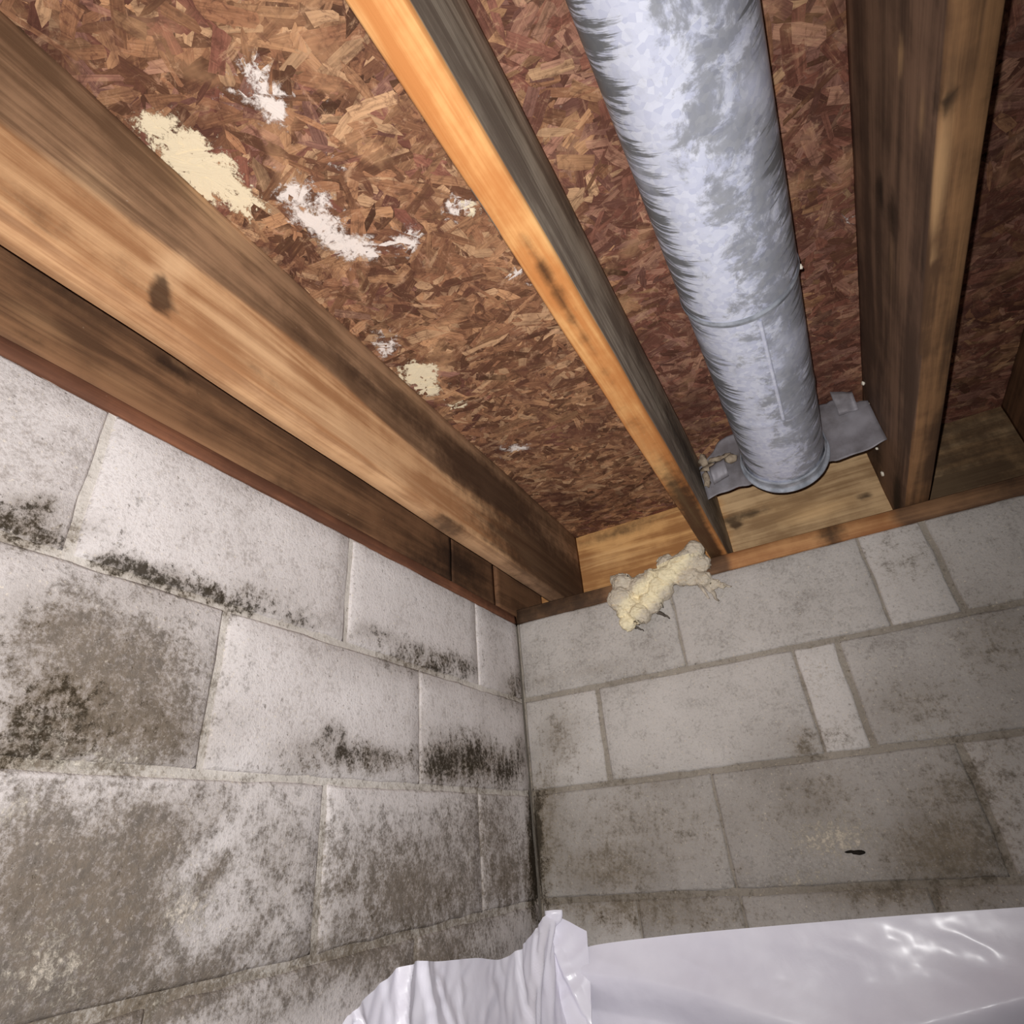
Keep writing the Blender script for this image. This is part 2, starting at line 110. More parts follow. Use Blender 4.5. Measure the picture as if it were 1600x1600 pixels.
def mesh_obj(name, verts, faces, mat=None, parent=None, attrs=None, smooth=True):
    me = bpy.data.meshes.new(name)
    me.from_pydata([tuple(v) for v in verts], [], faces)
    if attrs:
        for k, v in attrs.items():
            at = me.attributes.new(k, 'FLOAT', 'POINT')
            at.data.foreach_set('value', np.asarray(v, dtype=np.float32))
    me.polygons.foreach_set('use_smooth', [smooth] * len(me.polygons))
    if mat:
        me.materials.append(mat)
    me.update()
    o = bpy.data.objects.new(name, me)
    COL.objects.link(o)
    if parent:
        o.parent = parent
    return o

def tag(o, label=None, cat=None, group=None, kind=None):
    if label: o['label'] = label
    if cat: o['category'] = cat
    if group: o['group'] = group
    if kind: o['kind'] = kind
    return o

def empty(name, loc):
    o = bpy.data.objects.new(name, None)
    o.empty_display_size = 0.05
    COL.objects.link(o)
    o.location = loc
    return o

def keep(o, parent):
    """Parent a part whose mesh is in world coordinates to a thing's Empty."""
    o.parent = parent
    o.location = -Vector(parent.location)
    return o

class NT:
    def __init__(self, name):
        self.mat = bpy.data.materials.new(name)
        self.mat.use_nodes = True
        self.t = self.mat.node_tree
        self.b = self.t.nodes['Principled BSDF']
        self.co = self.t.nodes.new('ShaderNodeTexCoord').outputs['Object']
    def n(self, kind, **kw):
        nd = self.t.nodes.new(kind)
        for k, v in kw.items():
            setattr(nd, k, v)
        return nd
    def link(self, a, b):
        if hasattr(a, 'node') or isinstance(a, bpy.types.NodeSocket):
            self.t.links.new(a, b)
        else:
            b.default_value = a
    def math(self, op, a, b=0.0, c=None, clamp=False):
        nd = self.n('ShaderNodeMath', operation=op)
        nd.use_clamp = clamp
        self.link(a, nd.inputs[0]); self.link(b, nd.inputs[1])
        if c is not None: self.link(c, nd.inputs[2])
        return nd.outputs[0]
    def map(self, scale=(1, 1, 1), loc=(0, 0, 0), src=None):
        nd = self.n('ShaderNodeMapping')
        self.link(src or self.co, nd.inputs[0])
        nd.inputs['Scale'].default_value = scale
        nd.inputs['Location'].default_value = loc
        return nd.outputs[0]
    def noise(self, scale, detail=4, rough=0.55, dist=0.0, src=None):
        nd = self.n('ShaderNodeTexNoise')
        self.link(src or self.co, nd.inputs['Vector'])
        nd.inputs['Scale'].default_value = scale
        nd.inputs['Detail'].default_value = detail
        nd.inputs['Roughness'].default_value = rough
        nd.inputs['Distortion'].default_value = dist
        return nd.outputs[0]
    def voro(self, scale, feature='F1', src=None, out='Distance'):
        nd = self.n('ShaderNodeTexVoronoi', feature=feature)
        self.link(src or self.co, nd.inputs['Vector'])
        nd.inputs['Scale'].default_value = scale
        return nd.outputs[out]
    def attr(self, name, out='Fac'):
        return self.n('ShaderNodeAttribute', attribute_name=name).outputs[out]
    def sstep(self, x, lo, hi):
        nd = self.n('ShaderNodeMapRange', interpolation_type='SMOOTHSTEP')
        self.link(x, nd.inputs['Value'])
        nd.inputs['From Min'].default_value = lo
        nd.inputs['From Max'].default_value = hi
        return nd.outputs[0]
    def mix(self, f, a, b, mode='MIX'):
        nd = self.n('ShaderNodeMix', data_type='RGBA', blend_type=mode)
        self.link(f, nd.inputs[0]); self.link(a, nd.inputs[6]); self.link(b, nd.inputs[7])
        return nd.outputs[2]
    def ramp(self, x, stops):
        nd = self.n('ShaderNodeValToRGB')
        self.link(x, nd.inputs[0])
        el = nd.color_ramp.elements
        while len(el) < len(stops): el.new(0.5)
        for e, (p, c) in zip(el, stops):
            e.position = p; e.color = c
        return nd.outputs[0]
    def bump(self, h, strength=0.3, dist=0.002):
        nd = self.n('ShaderNodeBump')
        self.link(h, nd.inputs['Height'])
        nd.inputs['Strength'].default_value = strength
        nd.inputs['Distance'].default_value = dist
        self.t.links.new(nd.outputs[0], self.b.inputs['Normal'])
    def out(self, col, rough=0.8, spec=0.3, metal=0.0):
        self.link(col, self.b.inputs['Base Color'])
        self.link(rough, self.b.inputs['Roughness'])
        self.link(metal, self.b.inputs['Metallic'])
        self.b.inputs['Specular IOR Level'].default_value = spec
        return self.mat

# ------------------------------------------------------------------ materials
def concrete(name, dark, light, moldc, brownc, palec, sand=0.5):
    T = NT(name)
    big = T.noise(7, 5, 0.6)
    sandn = T.noise(190, 4, 0.75)
    mid = T.noise(48, 6, 0.7)
    speck = T.noise(95, 6, 0.8)
    crust = T.noise(120, 6, 0.8, 0.3)
    c = lambda x, k: T.math('MULTIPLY', T.math('SUBTRACT', x, 0.5), k)
    x = T.math('ADD', c(big, 0.9), c(sandn, sand * 2.2))
    x = T.math('ADD', x, c(mid, 1.0))
    x = T.math('ADD', x, T.math('MULTIPLY', T.attr('tint'), 0.7))
    col = T.mix(T.sstep(x, -0.62, 0.5), dark, light)
    grain = T.sstep(T.noise(210, 2, 0.5), 0.62, 0.74)
    col = T.mix(T.math('MULTIPLY', grain, 0.6), col, palec)
    pore = T.sstep(T.noise(120, 4, 0.6), 0.645, 0.73)
    col = T.mix(T.math('MULTIPLY', pore, 0.42), col, brownc)
    br = T.math('ADD', T.attr('brown'), T.math('ADD', c(mid, 1.5), c(sandn, 1.3)))
    br = T.math('ADD', br, c(big, 0.5))
    brf = T.math('MULTIPLY', T.sstep(br, 0.0, 0.75), 0.88)
    fleck = T.noise(150, 5, 0.8, 0.3)
    brc = T.mix(T.math('MULTIPLY', T.sstep(fleck, 0.50, 0.66), 0.85), T.mix(T.sstep(mid, 0.35, 0.7), brownc, tuple(q * .5 for q in brownc[:3]) + (1,)), dark)
    col = T.mix(brf, col, brc)
    haze = T.math('ADD', T.attr('mold'), T.math('ADD', c(mid, 1.3), c(speck, 0.8)))
    col = T.mix(T.math('MULTIPLY', T.sstep(haze, 0.2, 0.9), 0.55), col, brownc)
    mo = T.math('ADD', T.math('MULTIPLY', T.attr('mold'), 0.8), T.math('ADD', c(speck, 1.9), c(mid, 0.7)))
    mof = T.math('MULTIPLY', T.sstep(mo, 0.42, 0.78), 0.9)
    col = T.mix(mof, col, moldc)
    pa = T.math('ADD', T.math('MULTIPLY', T.attr('pale'), 0.8), T.math('ADD', c(crust, 2.4), c(big, 0.4)))
    paf = T.math('MULTIPLY', T.sstep(pa, 0.38, 0.85), 0.62)
    col = T.mix(paf, col, palec)
    col = T.mix(T.math('MULTIPLY', T.sstep(T.noise(170, 3, 0.6), 0.63, 0.74), 0.4), col, palec)
    hgt = T.math('ADD', T.math('MULTIPLY', sandn, 0.7), T.math('MULTIPLY', mid, 0.9))
    hgt = T.math('ADD', hgt, T.math('MULTIPLY', paf, 0.6))
    hgt = T.math('SUBTRACT', hgt, T.math('MULTIPLY', pore, 0.5))
    T.bump(hgt, 0.7, 0.003)
    return T.out(col, 0.93, 0.15)

MOLD = lin(44, 36, 24)
BROWN = lin(104, 89, 70)
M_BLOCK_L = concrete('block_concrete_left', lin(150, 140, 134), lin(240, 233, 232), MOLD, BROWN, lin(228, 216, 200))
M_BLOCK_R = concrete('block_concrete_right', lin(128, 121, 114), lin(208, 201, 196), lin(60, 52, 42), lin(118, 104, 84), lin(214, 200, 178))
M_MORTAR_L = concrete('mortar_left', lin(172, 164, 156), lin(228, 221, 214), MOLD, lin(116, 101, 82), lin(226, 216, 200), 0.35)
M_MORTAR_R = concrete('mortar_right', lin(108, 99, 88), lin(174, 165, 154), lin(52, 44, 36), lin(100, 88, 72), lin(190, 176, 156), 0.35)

def wood(name, a0, a1, b0, b1, stainc, litec, axis='y', grain=1.0, rough=0.78):
    T = NT(name)
    sc = (42, 2.0, 42) if axis == 'y' else (2.0, 42, 42)
    sc2 = (150, 5.0, 150) if axis == 'y' else (5.0, 150, 150)
    wob = T.noise(3.0, 3, 0.5)
    g1 = T.noise(1.0, 5, 0.6, 0.9, T.map(sc))
    g2 = T.noise(1.0, 4, 0.6, 0.3, T.map(sc2, (3.1, 0.4, 1.7)))
    blot = T.noise(9.0, 5, 0.62)
    g = T.math('ADD', T.math('MULTIPLY', g1, 0.62 * grain), T.math('MULTIPLY', g2, 0.34 * grain))
    g3 = T.noise(1.0, 4, 0.55, 1.4, T.map((15, 1.1, 15) if axis == 'y' else (1.1, 15, 15), (5.2, 1.3, 2.2)))
    g = T.math('ADD', g, T.math('MULTIPLY', T.math('SUBTRACT', blot, 0.5), 0.7))
    g = T.math('ADD', g, T.math('MULTIPLY', T.math('SUBTRACT', g3, 0.5), 0.9))
    gf = T.sstep(g, 0.30 * grain, 0.70 * grain)
    A = T.mix(gf, a0, a1)
    Bc = T.mix(gf, b0, b1)
    tn = T.math('ADD', T.attr('tone'), T.math('MULTIPLY', T.math('SUBTRACT', g1, 0.5), 0.55))
    col = T.mix(T.sstep(tn, 0.3, 0.7), A, Bc)
    ln = T.math('ADD', T.attr('lite'), T.math('MULTIPLY', T.math('SUBTRACT', g1, 0.5), 0.9))
    col = T.mix(T.math('MULTIPLY', T.sstep(ln, 0.2, 0.9), 0.75), col, litec)
    sn = T.math('ADD', T.attr('stain'), T.math('MULTIPLY', T.math('SUBTRACT', g1, 0.5), 0.8))
    sn = T.math('ADD', sn, T.math('MULTIPLY', T.math('SUBTRACT', T.noise(38, 5, 0.65), 0.5), 0.7))
    col = T.mix(T.math('MULTIPLY', T.sstep(sn, 0.3, 0.95), 0.85), col, stainc)
    dust = T.sstep(T.noise(120, 3, 0.5), 0.74, 0.8)
    col = T.mix(T.math('MULTIPLY', dust, 0.35), col, lin(200, 180, 160))
    T.bump(T.math('ADD', g2, T.math('MULTIPLY', g1, 0.8)), 0.35, 0.0016)
    return T.out(col, rough, 0.25)

M_J1 = wood('wood_tan', lin(112, 84, 62), lin(166, 130, 100), lin(170, 122, 84), lin(218, 172, 128), lin(62, 42, 30), lin(236, 194, 150))
M_JC = wood('wood_orange', lin(132, 116, 100), lin(202, 186, 164), lin(196, 128, 72), lin(238, 184, 120), lin(30, 22, 18), lin(255, 206, 140))
M_JR = wood('wood_weathered', lin(94, 72, 58), lin(142, 110, 88), lin(98, 72, 52), lin(164, 122, 84), lin(46, 34, 26), lin(206, 164, 118))
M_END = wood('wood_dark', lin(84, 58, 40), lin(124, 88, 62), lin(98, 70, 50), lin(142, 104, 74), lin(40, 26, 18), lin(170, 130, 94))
M_RIM = wood('wood_rim', lin(158, 110, 66), lin(216, 166, 108), lin(150, 118, 84), lin(206, 172, 130), lin(58, 42, 30), lin(228, 186, 134), axis='x')
M_SILL_L = wood('wood_sill_red', lin(96, 62, 46), lin(134, 88, 64), lin(96, 62, 46), lin(134, 88, 64), lin(36, 24, 18), lin(160, 120, 90))
M_SILL_R = wood('wood_sill_back', lin(150, 100, 62), lin(196, 146, 98), lin(92, 66, 48), lin(140, 104, 74), lin(46, 34, 26), lin(210, 170, 120), axis='x')

def osb():
    T = NT('oriented_strand')
    col = T.attr('fcol', 'Color')
    uv = T.n('ShaderNodeUVMap', uv_map='strand').outputs[0]
    g = T.noise(1.0, 4, 0.6, 0.2, T.map((22, 420, 1), src=uv))
    col = T.mix(T.math('MULTIPLY', T.sstep(g, 0.62, 0.3), 0.42), col, lin(58, 32, 20))
    col = T.mix(T.math('MULTIPLY', T.sstep(g, 0.55, 0.8), 0.25), col, lin(226, 170, 122))
    dirt = T.noise(24, 6, 0.68)
    dk = T.math('ADD', T.math('MULTIPLY', T.attr('dark'), 0.6), T.math('MULTIPLY', T.math('SUBTRACT', dirt, 0.5), 1.6))
    m1 = T.noise(1.0, 6, 0.72, 0.8, T.map((26, 52, 30)))
    m0 = T.noise(11, 4, 0.6, 0.4)
    m2 = T.noise(1.0, 5, 0.7, 0.8, T.map((90, 46, 60), (4, 1, 0)))
    col = T.mix(T.math('MULTIPLY', T.sstep(m1, 0.50, 0.66), 0.72), col, lin(84, 54, 42))
    col = T.mix(T.math('MULTIPLY', T.sstep(m1, 0.46, 0.30), 0.55), col, lin(214, 172, 136))
    col = T.mix(T.math('MULTIPLY', T.sstep(m2, 0.56, 0.72), 0.6), col, lin(196, 150, 120))
    col = T.mix(T.math('MULTIPLY', T.sstep(m2, 0.45, 0.33), 0.7), col, lin(98, 60, 48))
    col = T.mix(T.math('MULTIPLY', T.sstep(m0, 0.5, 0.7), 0.6), col, lin(104, 66, 54))
    col = T.mix(T.math('MULTIPLY', T.sstep(m0, 0.47, 0.3), 0.35), col, lin(214, 166, 124))
    col = T.mix(T.math('MULTIPLY', T.sstep(dk, 0.10, 0.7), 0.7), col, lin(76, 44, 36))
    n1 = T.noise(105, 6, 0.8, 0.4)
    n2 = T.noise(30, 5, 0.65, 0.3)
    w = T.math('ADD', T.math('MULTIPLY', T.attr('white'), 0.95), T.math('MULTIPLY', T.math('SUBTRACT', n1, 0.5), 1.5))
    w = T.math('ADD', w, T.math('MULTIPLY', T.math('SUBTRACT', n2, 0.5), 0.7))
    wf = T.sstep(w, 0.36, 0.66)
    col = T.mix(T.math('MULTIPLY', wf, 0.92), col, lin(242, 231, 224))
    c = T.math('ADD', T.math('MULTIPLY', T.attr('cream'), 0.8), T.math('MULTIPLY', T.math('SUBTRACT', n1, 0.5), 1.3))
    c = T.math('ADD', c, T.math('MULTIPLY', T.math('SUBTRACT', n2, 0.5), 0.8))
    cf = T.sstep(c, 0.36, 0.5)
    col = T.mix(T.math('MULTIPLY', cf, 0.95), col, lin(242, 226, 194))
    h = T.math('ADD', T.math('MULTIPLY', g, 0.5), T.math('MULTIPLY', T.math('ADD', wf, cf), 0.9))
    h = T.math('ADD', h, T.math('MULTIPLY', n1, 0.4))
    T.bump(h, 0.5, 0.0022)
    return T.out(col, 0.78, 0.25)
M_OSB = osb()

def plain(name, c0, c1, scale=20, rough=0.8, spec=0.3, metal=0.0, bump=0.2):
    T = NT(name)
    n = T.noise(scale, 5, 0.6)
    T.bump(n, bump, 0.002)
    return T.out(T.mix(T.sstep(n, 0.3, 0.7), c0, c1), rough, spec, metal)
M_OSB_BASE = plain('strand_core', lin(96, 62, 46), lin(140, 98, 72), 30)
M_EARTH = plain('earth', lin(84, 72, 60), lin(134, 120, 104), 14, 0.95, 0.1)

def galv():
    T = NT('galvanised_steel')
    co = T.co
    # circumferential streaks of dull zinc bloom: thin along the duct, long around it
    st = T.noise(1.0, 5, 0.62, 0.5, T.map((5, 88, 5)))
    st2 = T.noise(1.0, 5, 0.7, 0.3, T.map((14, 170, 14), (2, 3, 1)))
    bl = T.noise(26, 6, 0.7, 0.4)
    big = T.noise(5.0, 3, 0.5)
    sp = T.voro(150, out='Color')
    spg = T.n('ShaderNodeSeparateColor'); T.link(sp, spg.inputs[0])
    f = T.math('ADD', T.math('MULTIPLY', st, 0.62), T.math('MULTIPLY', st2, 0.5))
    f = T.math('ADD', f, T.math('MULTIPLY', T.attr('bloom'), 0.35))
    fb = T.math('ADD', bl, T.math('MULTIPLY', T.attr('blot'), 0.35))
    d1 = T.sstep(f, 0.85, 0.92)
    d2 = T.sstep(fb, 0.70, 0.84)
    dd = T.math('MAXIMUM', T.math('MULTIPLY', d1, T.sstep(T.attr('bloom'), 0.25, 0.8)), T.math('MULTIPLY', d2, 0.62))
    dd = T.math('MULTIPLY', dd, T.sstep(big, 0.26, 0.44))
    base = T.mix(spg.outputs[0], lin(210, 214, 236), lin(234, 237, 252))
    base = T.mix(T.math('MULTIPLY', T.sstep(bl, 0.45, 0.7), 0.35), base, lin(186, 188, 190))
    col = T.mix(T.math('MULTIPLY', dd, 0.82), base, lin(84, 84, 78))
    T.bump(T.math('ADD', bl, T.math('MULTIPLY', st2, 0.5)), 0.12, 0.001)
    return T.out(col, 0.42, 0.5, 0.08)
M_GALV = galv()
M_GALV_RING = plain('galvanised_ring', lin(150, 156, 166), lin(206, 212, 224), 40, 0.35, 0.5, 0.3, 0.05)
M_FLASH = plain('dull_sheet_metal', lin(112, 106, 108), lin(150, 146, 152), 16, 0.62, 0.35, 0.25, 0.35)
M_FLASH_DUST = plain('dusty_lint', lin(110, 94, 80), lin(176, 160, 140), 60, 0.95, 0.1, 0.0, 0.6)
M_FOAM = plain('foam_crumb', lin(226, 216, 196), lin(248, 240, 226), 80, 0.9, 0.2)
M_HOLE = plain('dark_chip', lin(22, 18, 14), lin(40, 34, 28), 80, 0.9, 0.2)

def insul():
    T = NT('fibreglass_wool')
    n = T.noise(28, 5, 0.65)
    f = T.noise(1.0, 5, 0.7, 1.2, T.map((60, 60, 190)))
    tone = T.math('ADD', T.attr('tone'), T.math('MULTIPLY', T.math('SUBTRACT', n, 0.5), 0.7))
    col = T.mix(T.sstep(tone, 0.25, 0.75), lin(206, 194, 176), lin(246, 232, 196))
    col = T.mix(T.math('MULTIPLY', T.sstep(f, 0.52, 0.74), 0.55), col, lin(222, 190, 132))
    col = T.mix(T.math('MULTIPLY', T.sstep(T.noise(110, 4, 0.6), 0.66, 0.76), 0.8), col, lin(92, 78, 64))
    T.bump(T.math('ADD', f, n), 0.8, 0.004)
    return T.out(col, 0.95, 0.1)
M_WOOL = insul()
M_WISP = plain('dirty_wisp', lin(150, 138, 124), lin(200, 188, 172), 60, 0.95, 0.1)
M_WISP_SHADOW = plain('dark_wisp', lin(70, 62, 56), lin(110, 102, 94), 60, 0.95, 0.1)  # dark spikes imitating the shadow the tuft casts on the wall

def plastic():
    T = NT('white_plastic_film')
    n = T.noise(6, 4, 0.55)
    fine = T.noise(38, 4, 0.55, 0.4)
    col = T.mix(T.sstep(n, 0.3, 0.7), lin(226, 222, 234), lin(240, 237, 247))
    T.bump(T.math('ADD', T.math('MULTIPLY', T.noise(90, 3, 0.5), 0.35), T.math('ADD', fine, T.math('MULTIPLY', T.noise(14, 3, 0.5), 1.4))), 0.16, 0.004)
    T.b.inputs['Coat Weight'].default_value = 0.22
    T.b.inputs['Coat Roughness'].default_value = 0.2
    return T.out(col, 0.45, 0.4)
M_PLASTIC = plastic()

# ------------------------------------------------------------------ the setting: block walls
Z0, Z1, Z2, Z3 = -0.0221, -0.2086, -0.4064, -0.6037
ROWS = [Z0, Z1, Z2, Z3, -0.807, -1.010, -1.213]
JOINT = 0.0105

def to_left(u, v, d):   # u: distance from the corner, d: proud of the wall plane
    return (d, -u, v + H)
def to_right(u, v, d):
    return (u, -d, v + H)

def wall_attrs(side, pts):
    p = np.array(pts)
    a = p[:, 1] if side == 'L' else p[:, 0]
    b = p[:, 2] - H
    return {k: field(side + '_' + k, a, b) for k in ('mold', 'brown', 'pale')}

def block(side, parent, u0, u1, v0, v1, mat, tint, proud=0.0):
    """One concrete block, a softly worn face with chipped arrises, running back into the wall."""
    tr = to_left if side == 'L' else to_right
    w, h = u1 - u0, v1 - v0
    nu, nv = max(3, int(w / 0.03)), max(3, int(h / 0.03))
    e = 0.004
    us = [0, e] + [e + (w - 2 * e) * i / nu for i in range(1, nu)] + [w - e, w]
    vv = [0, e] + [e + (h - 2 * e) * i / nv for i in range(1, nv)] + [h - e, h]
    V, F = [], []
    seed = random.random() * 50
    for j, y in enumerate(vv):
        for i, x in enumerate(us):
            bu = i in (0, len(us) - 1); bv = j in (0, len(vv) - 1)
            d = proud + 0.0012 * nz((u0 + x, v0 + y, seed), 9)
            xx, yy = x, y
            if bu or bv:
                d -= 0.0026
                c = 0.003 * nz((u0 + x, v0 + y, seed), 38)
                if bu: xx += c
                if bv: yy += c
            V.append(tr(u0 + xx, v0 + yy, d))
    W = len(us)
    for j in range(len(vv) - 1):
        for i in range(W - 1):
            F.append((j * W + i, j * W + i + 1, (j + 1) * W + i + 1, (j + 1) * W + i))
    ring = [i for i in range(W)] + [j * W + W - 1 for j in range(1, len(vv))] + \
           [(len(vv) - 1) * W + i for i in range(W - 2, -1, -1)] + [j * W for j in range(len(vv) - 2, 0, -1)]
    base = len(V)
    for r in ring:
        i, j = r % W, r // W
        V.append(tr(u0 + us[i], v0 + vv[j], -0.03))
    n = len(ring)
    for k in range(n):
        k2 = (k + 1) % n
        F.append((ring[k], base + k, base + k2, ring[k2]))
    if side == 'L':
        F = [tuple(reversed(f)) for f in F]
    at = wall_attrs(side, V)
    at['tint'] = np.full(len(V), tint)
    return mesh_obj('concrete_block', V, F, mat, parent, at)

def wall_slab(name, side, length, mat):
    """Mortar body of the wall: gridded front set back behind the block faces."""
    tr = to_left if side == 'L' else to_right
    us = np.linspace(-0.0 if side == 'L' else 0.0, length, int(length / 0.02) + 1)
    vv = np.linspace(-H, Z0, 62)
    V, F = [], []
    for y in vv:
        for x in us:
            V.append(tr(x, y, -0.0036 + 0.0014 * nz((x, y, 3.3), 26)))
    W = len(us)
    for j in range(len(vv) - 1):
        for i in range(W - 1):
            F.append((j * W + i, j * W + i + 1, (j + 1) * W + i + 1, (j + 1) * W + i))
    b = len(V)
    V += [tr(-0.2, -H, -0.2), tr(length, -H, -0.2), tr(length, Z0, -0.2), tr(-0.2, Z0, -0.2)]
    top = (len(vv) - 1) * W
    F += [(b + 3, b + 2, b + 1, b), (0, b, b + 1, W - 1), (W - 1, b + 1, b + 2, top + W - 1), (top + W - 1, b + 2, b + 3, top), (top, b + 3, b, 0)]
    if side == 'L':
        F = [tuple(reversed(f)) for f in F]
    at = wall_attrs(side, V)
    at['tint'] = np.zeros(len(V))
    o = mesh_obj(name, V, F, mat, None, at, smooth=False)
    return tag(o, kind='structure')

wall_left = wall_slab('wall_left', 'L', 2.05, M_MORTAR_L)
wall_back = wall_slab('wall_back', 'R', 1.75, M_MORTAR_R)
tag(wall_left, 'mould-stained concrete block wall on the left', None)
tag(wall_back, 'grey concrete block wall behind the duct', None)

B = 0.2032
JL = [[0, .95, 2.91, 4.91, 6.91, 8.9], [0, 1.96, 3.96, 5.96, 7.96], [0, 1.06, 3.0, 5.0, 7.0, 9.0], [0, 2.0, 4.0, 6.0, 8.0], [0, 1.0, 3.0, 5.0, 7.0, 9.0], [0, 2.0, 4.0, 6.0, 8.0]]
JR = [[0, 1.92, 3.81, 4.37, 6.3, 8.2], [0, .91, 2.94, 3.33, 5.3, 7.3], [0, 1.92, 3.93, 5.9, 7.9], [0, 1.0, 1.93, 3.37, 5.3, 7.3], [0, 2.0, 4.0, 6.0, 8.0], [0, 1.0, 3.0, 5.0, 7.0]]
TINT_R = {(1, 2): 0.55, (0, 2): 0.3, (0, 3): -0.05, (2, 2): 0.1, (1, 0): 0.15}
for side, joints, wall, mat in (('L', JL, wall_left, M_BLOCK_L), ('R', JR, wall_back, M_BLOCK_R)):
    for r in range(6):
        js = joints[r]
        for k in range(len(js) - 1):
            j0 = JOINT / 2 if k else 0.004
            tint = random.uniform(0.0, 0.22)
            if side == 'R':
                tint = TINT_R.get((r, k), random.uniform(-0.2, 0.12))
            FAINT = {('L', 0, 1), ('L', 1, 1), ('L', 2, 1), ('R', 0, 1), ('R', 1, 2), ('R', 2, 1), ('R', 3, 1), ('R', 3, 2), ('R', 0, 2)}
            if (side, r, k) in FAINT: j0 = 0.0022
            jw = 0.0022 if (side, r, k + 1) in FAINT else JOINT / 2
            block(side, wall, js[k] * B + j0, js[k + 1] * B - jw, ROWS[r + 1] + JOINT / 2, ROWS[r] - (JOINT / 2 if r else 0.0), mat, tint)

# floor of the crawlspace
V, F = [], []
n = 24
for j in range(n + 1):
    for i in range(n + 1):
        x, y = i * 1.75 / n, -j * 2.05 / n
        V.append((x, y, 0.012 * nz((x, y, 1), 4) - 0.014))
for j in range(n):
    for i in range(n):
        F.append((j * (n + 1) + i, (j + 1) * (n + 1) + i, (j + 1) * (n + 1) + i + 1, j * (n + 1) + i + 1))
floor = tag(mesh_obj('floor', V, F, M_EARTH), kind='structure')

# ------------------------------------------------------------------ lumber
ZB, ZT = 0.016, 0.251        # underside of joists, underside of sheathing
Y_END = 0.163                # inner face of the rim board

def board(name, axis, lo, hi, mat, attrs, seg=0.014, cell=0.012, warp=0.0012, parent=None, r=0.0025):
    """Sawn board: rounded arrises, slight warp, stain attributes on a fine grid. lo/hi in datum coordinates."""
    ax = {'x': 0, 'y': 1, 'z': 2}[axis]
    oth = [i for i in range(3) if i != ax]
    L = hi[ax] - lo[ax]
    a0, a1, b0, b1 = lo[oth[0]], hi[oth[0]], lo[oth[1]], hi[oth[1]]
    prof = []
    def edge(p, q):
        d = math.hypot(q[0] - p[0], q[1] - p[1]); k = max(1, int(d / cell))
        for i in range(k):
            t = i / k
            prof.append((p[0] + (q[0] - p[0]) * t, p[1] + (q[1] - p[1]) * t))
    edge((a0 + r, b0), (a1 - r, b0)); edge((a1 - r, b0), (a1, b0 + r))
    edge((a1, b0 + r), (a1, b1 - r)); edge((a1, b1 - r), (a1 - r, b1))
    edge((a1 - r, b1), (a0 + r, b1)); edge((a0 + r, b1), (a0, b1 - r))
    edge((a0, b1 - r), (a0, b0 + r)); edge((a0, b0 + r), (a0 + r, b0))
    P = len(prof); N = max(2, int(L / seg)) + 1
    V, F = [], []
    sd = random.random() * 30
    for k in range(N):
        t = lo[ax] + L * k / (N - 1)
        w0 = warp * 2 * nz((t * 1.0, sd, 0), 1.7); w1 = warp * nz((t, sd, 5), 2.3)
        for (a, b) in prof:
            wob = warp * 0.9 * nz((a * 3, b * 3, t + sd), 7)
            p = [0, 0, 0]; p[ax] = t; p[oth[0]] = a + w0 + wob; p[oth[1]] = b + w1 + wob
            V.append((p[0], p[1], p[2] + H))
    for k in range(N - 1):
        for i in range(P):
            i2 = (i + 1) % P
            F.append((k * P + i, k * P + i2, (k + 1) * P + i2, (k + 1) * P + i))
    F.append(tuple(range(P - 1, -1, -1))); F.append(tuple((N - 1) * P + i for i in range(P)))
    if ax == 1:
        F = [tuple(reversed(f)) for f in F]
    arr = np.array(V); arr[:, 2] -= H
    at = attrs(arr)
    for k in ('tone', 'stain', 'lite'):
        at.setdefault(k, np.zeros(len(V)))
    o = mesh_obj(name, V, F, mat, parent, at)
    return o

def sst(x, lo, hi):
    t = np.clip((x - lo) / (hi - lo), 0, 1); return t * t * (3 - 2 * t)

Y_NEAR = -1.75
def a_j1(p):
    side = (p[:, 0] > 0.122)
    bot = p[:, 2] < ZB + 0.004
    st = np.where(side & ~bot, field('J1S_stain', p[:, 1], p[:, 2]), 0) + np.where(bot, field('J1B_stain', p[:, 0], p[:, 1]), 0)
    li = np.where(side & ~bot, field('J1S_lite', p[:, 1], p[:, 2]), 0)
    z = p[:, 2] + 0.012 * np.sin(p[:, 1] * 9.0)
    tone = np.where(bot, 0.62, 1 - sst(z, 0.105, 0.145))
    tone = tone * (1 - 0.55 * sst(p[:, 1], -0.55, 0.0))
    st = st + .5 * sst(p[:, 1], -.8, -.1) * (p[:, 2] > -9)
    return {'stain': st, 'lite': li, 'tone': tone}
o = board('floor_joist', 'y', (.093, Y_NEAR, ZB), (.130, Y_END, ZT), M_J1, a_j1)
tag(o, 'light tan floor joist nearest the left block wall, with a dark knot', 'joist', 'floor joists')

def a_jc(p):
    bot = p[:, 2] < ZB + 0.0028
    side = ~bot
    st = np.where(bot, field('CB_stain', p[:, 0], p[:, 1]), field('CS_stain', p[:, 1], p[:, 2]))
    li = np.where(bot, field('CB_lite', p[:, 0], p[:, 1]), 0)
    return {'stain': st, 'lite': li, 'tone': np.where(bot, 1.0, 0.0)}
o = board('floor_joist', 'y', (.493, Y_NEAR, ZB), (.530, Y_END, ZT), M_JC, a_jc)
tag(o, 'middle floor joist with bright orange underside and grey side, left of the round duct', 'joist', 'floor joists')

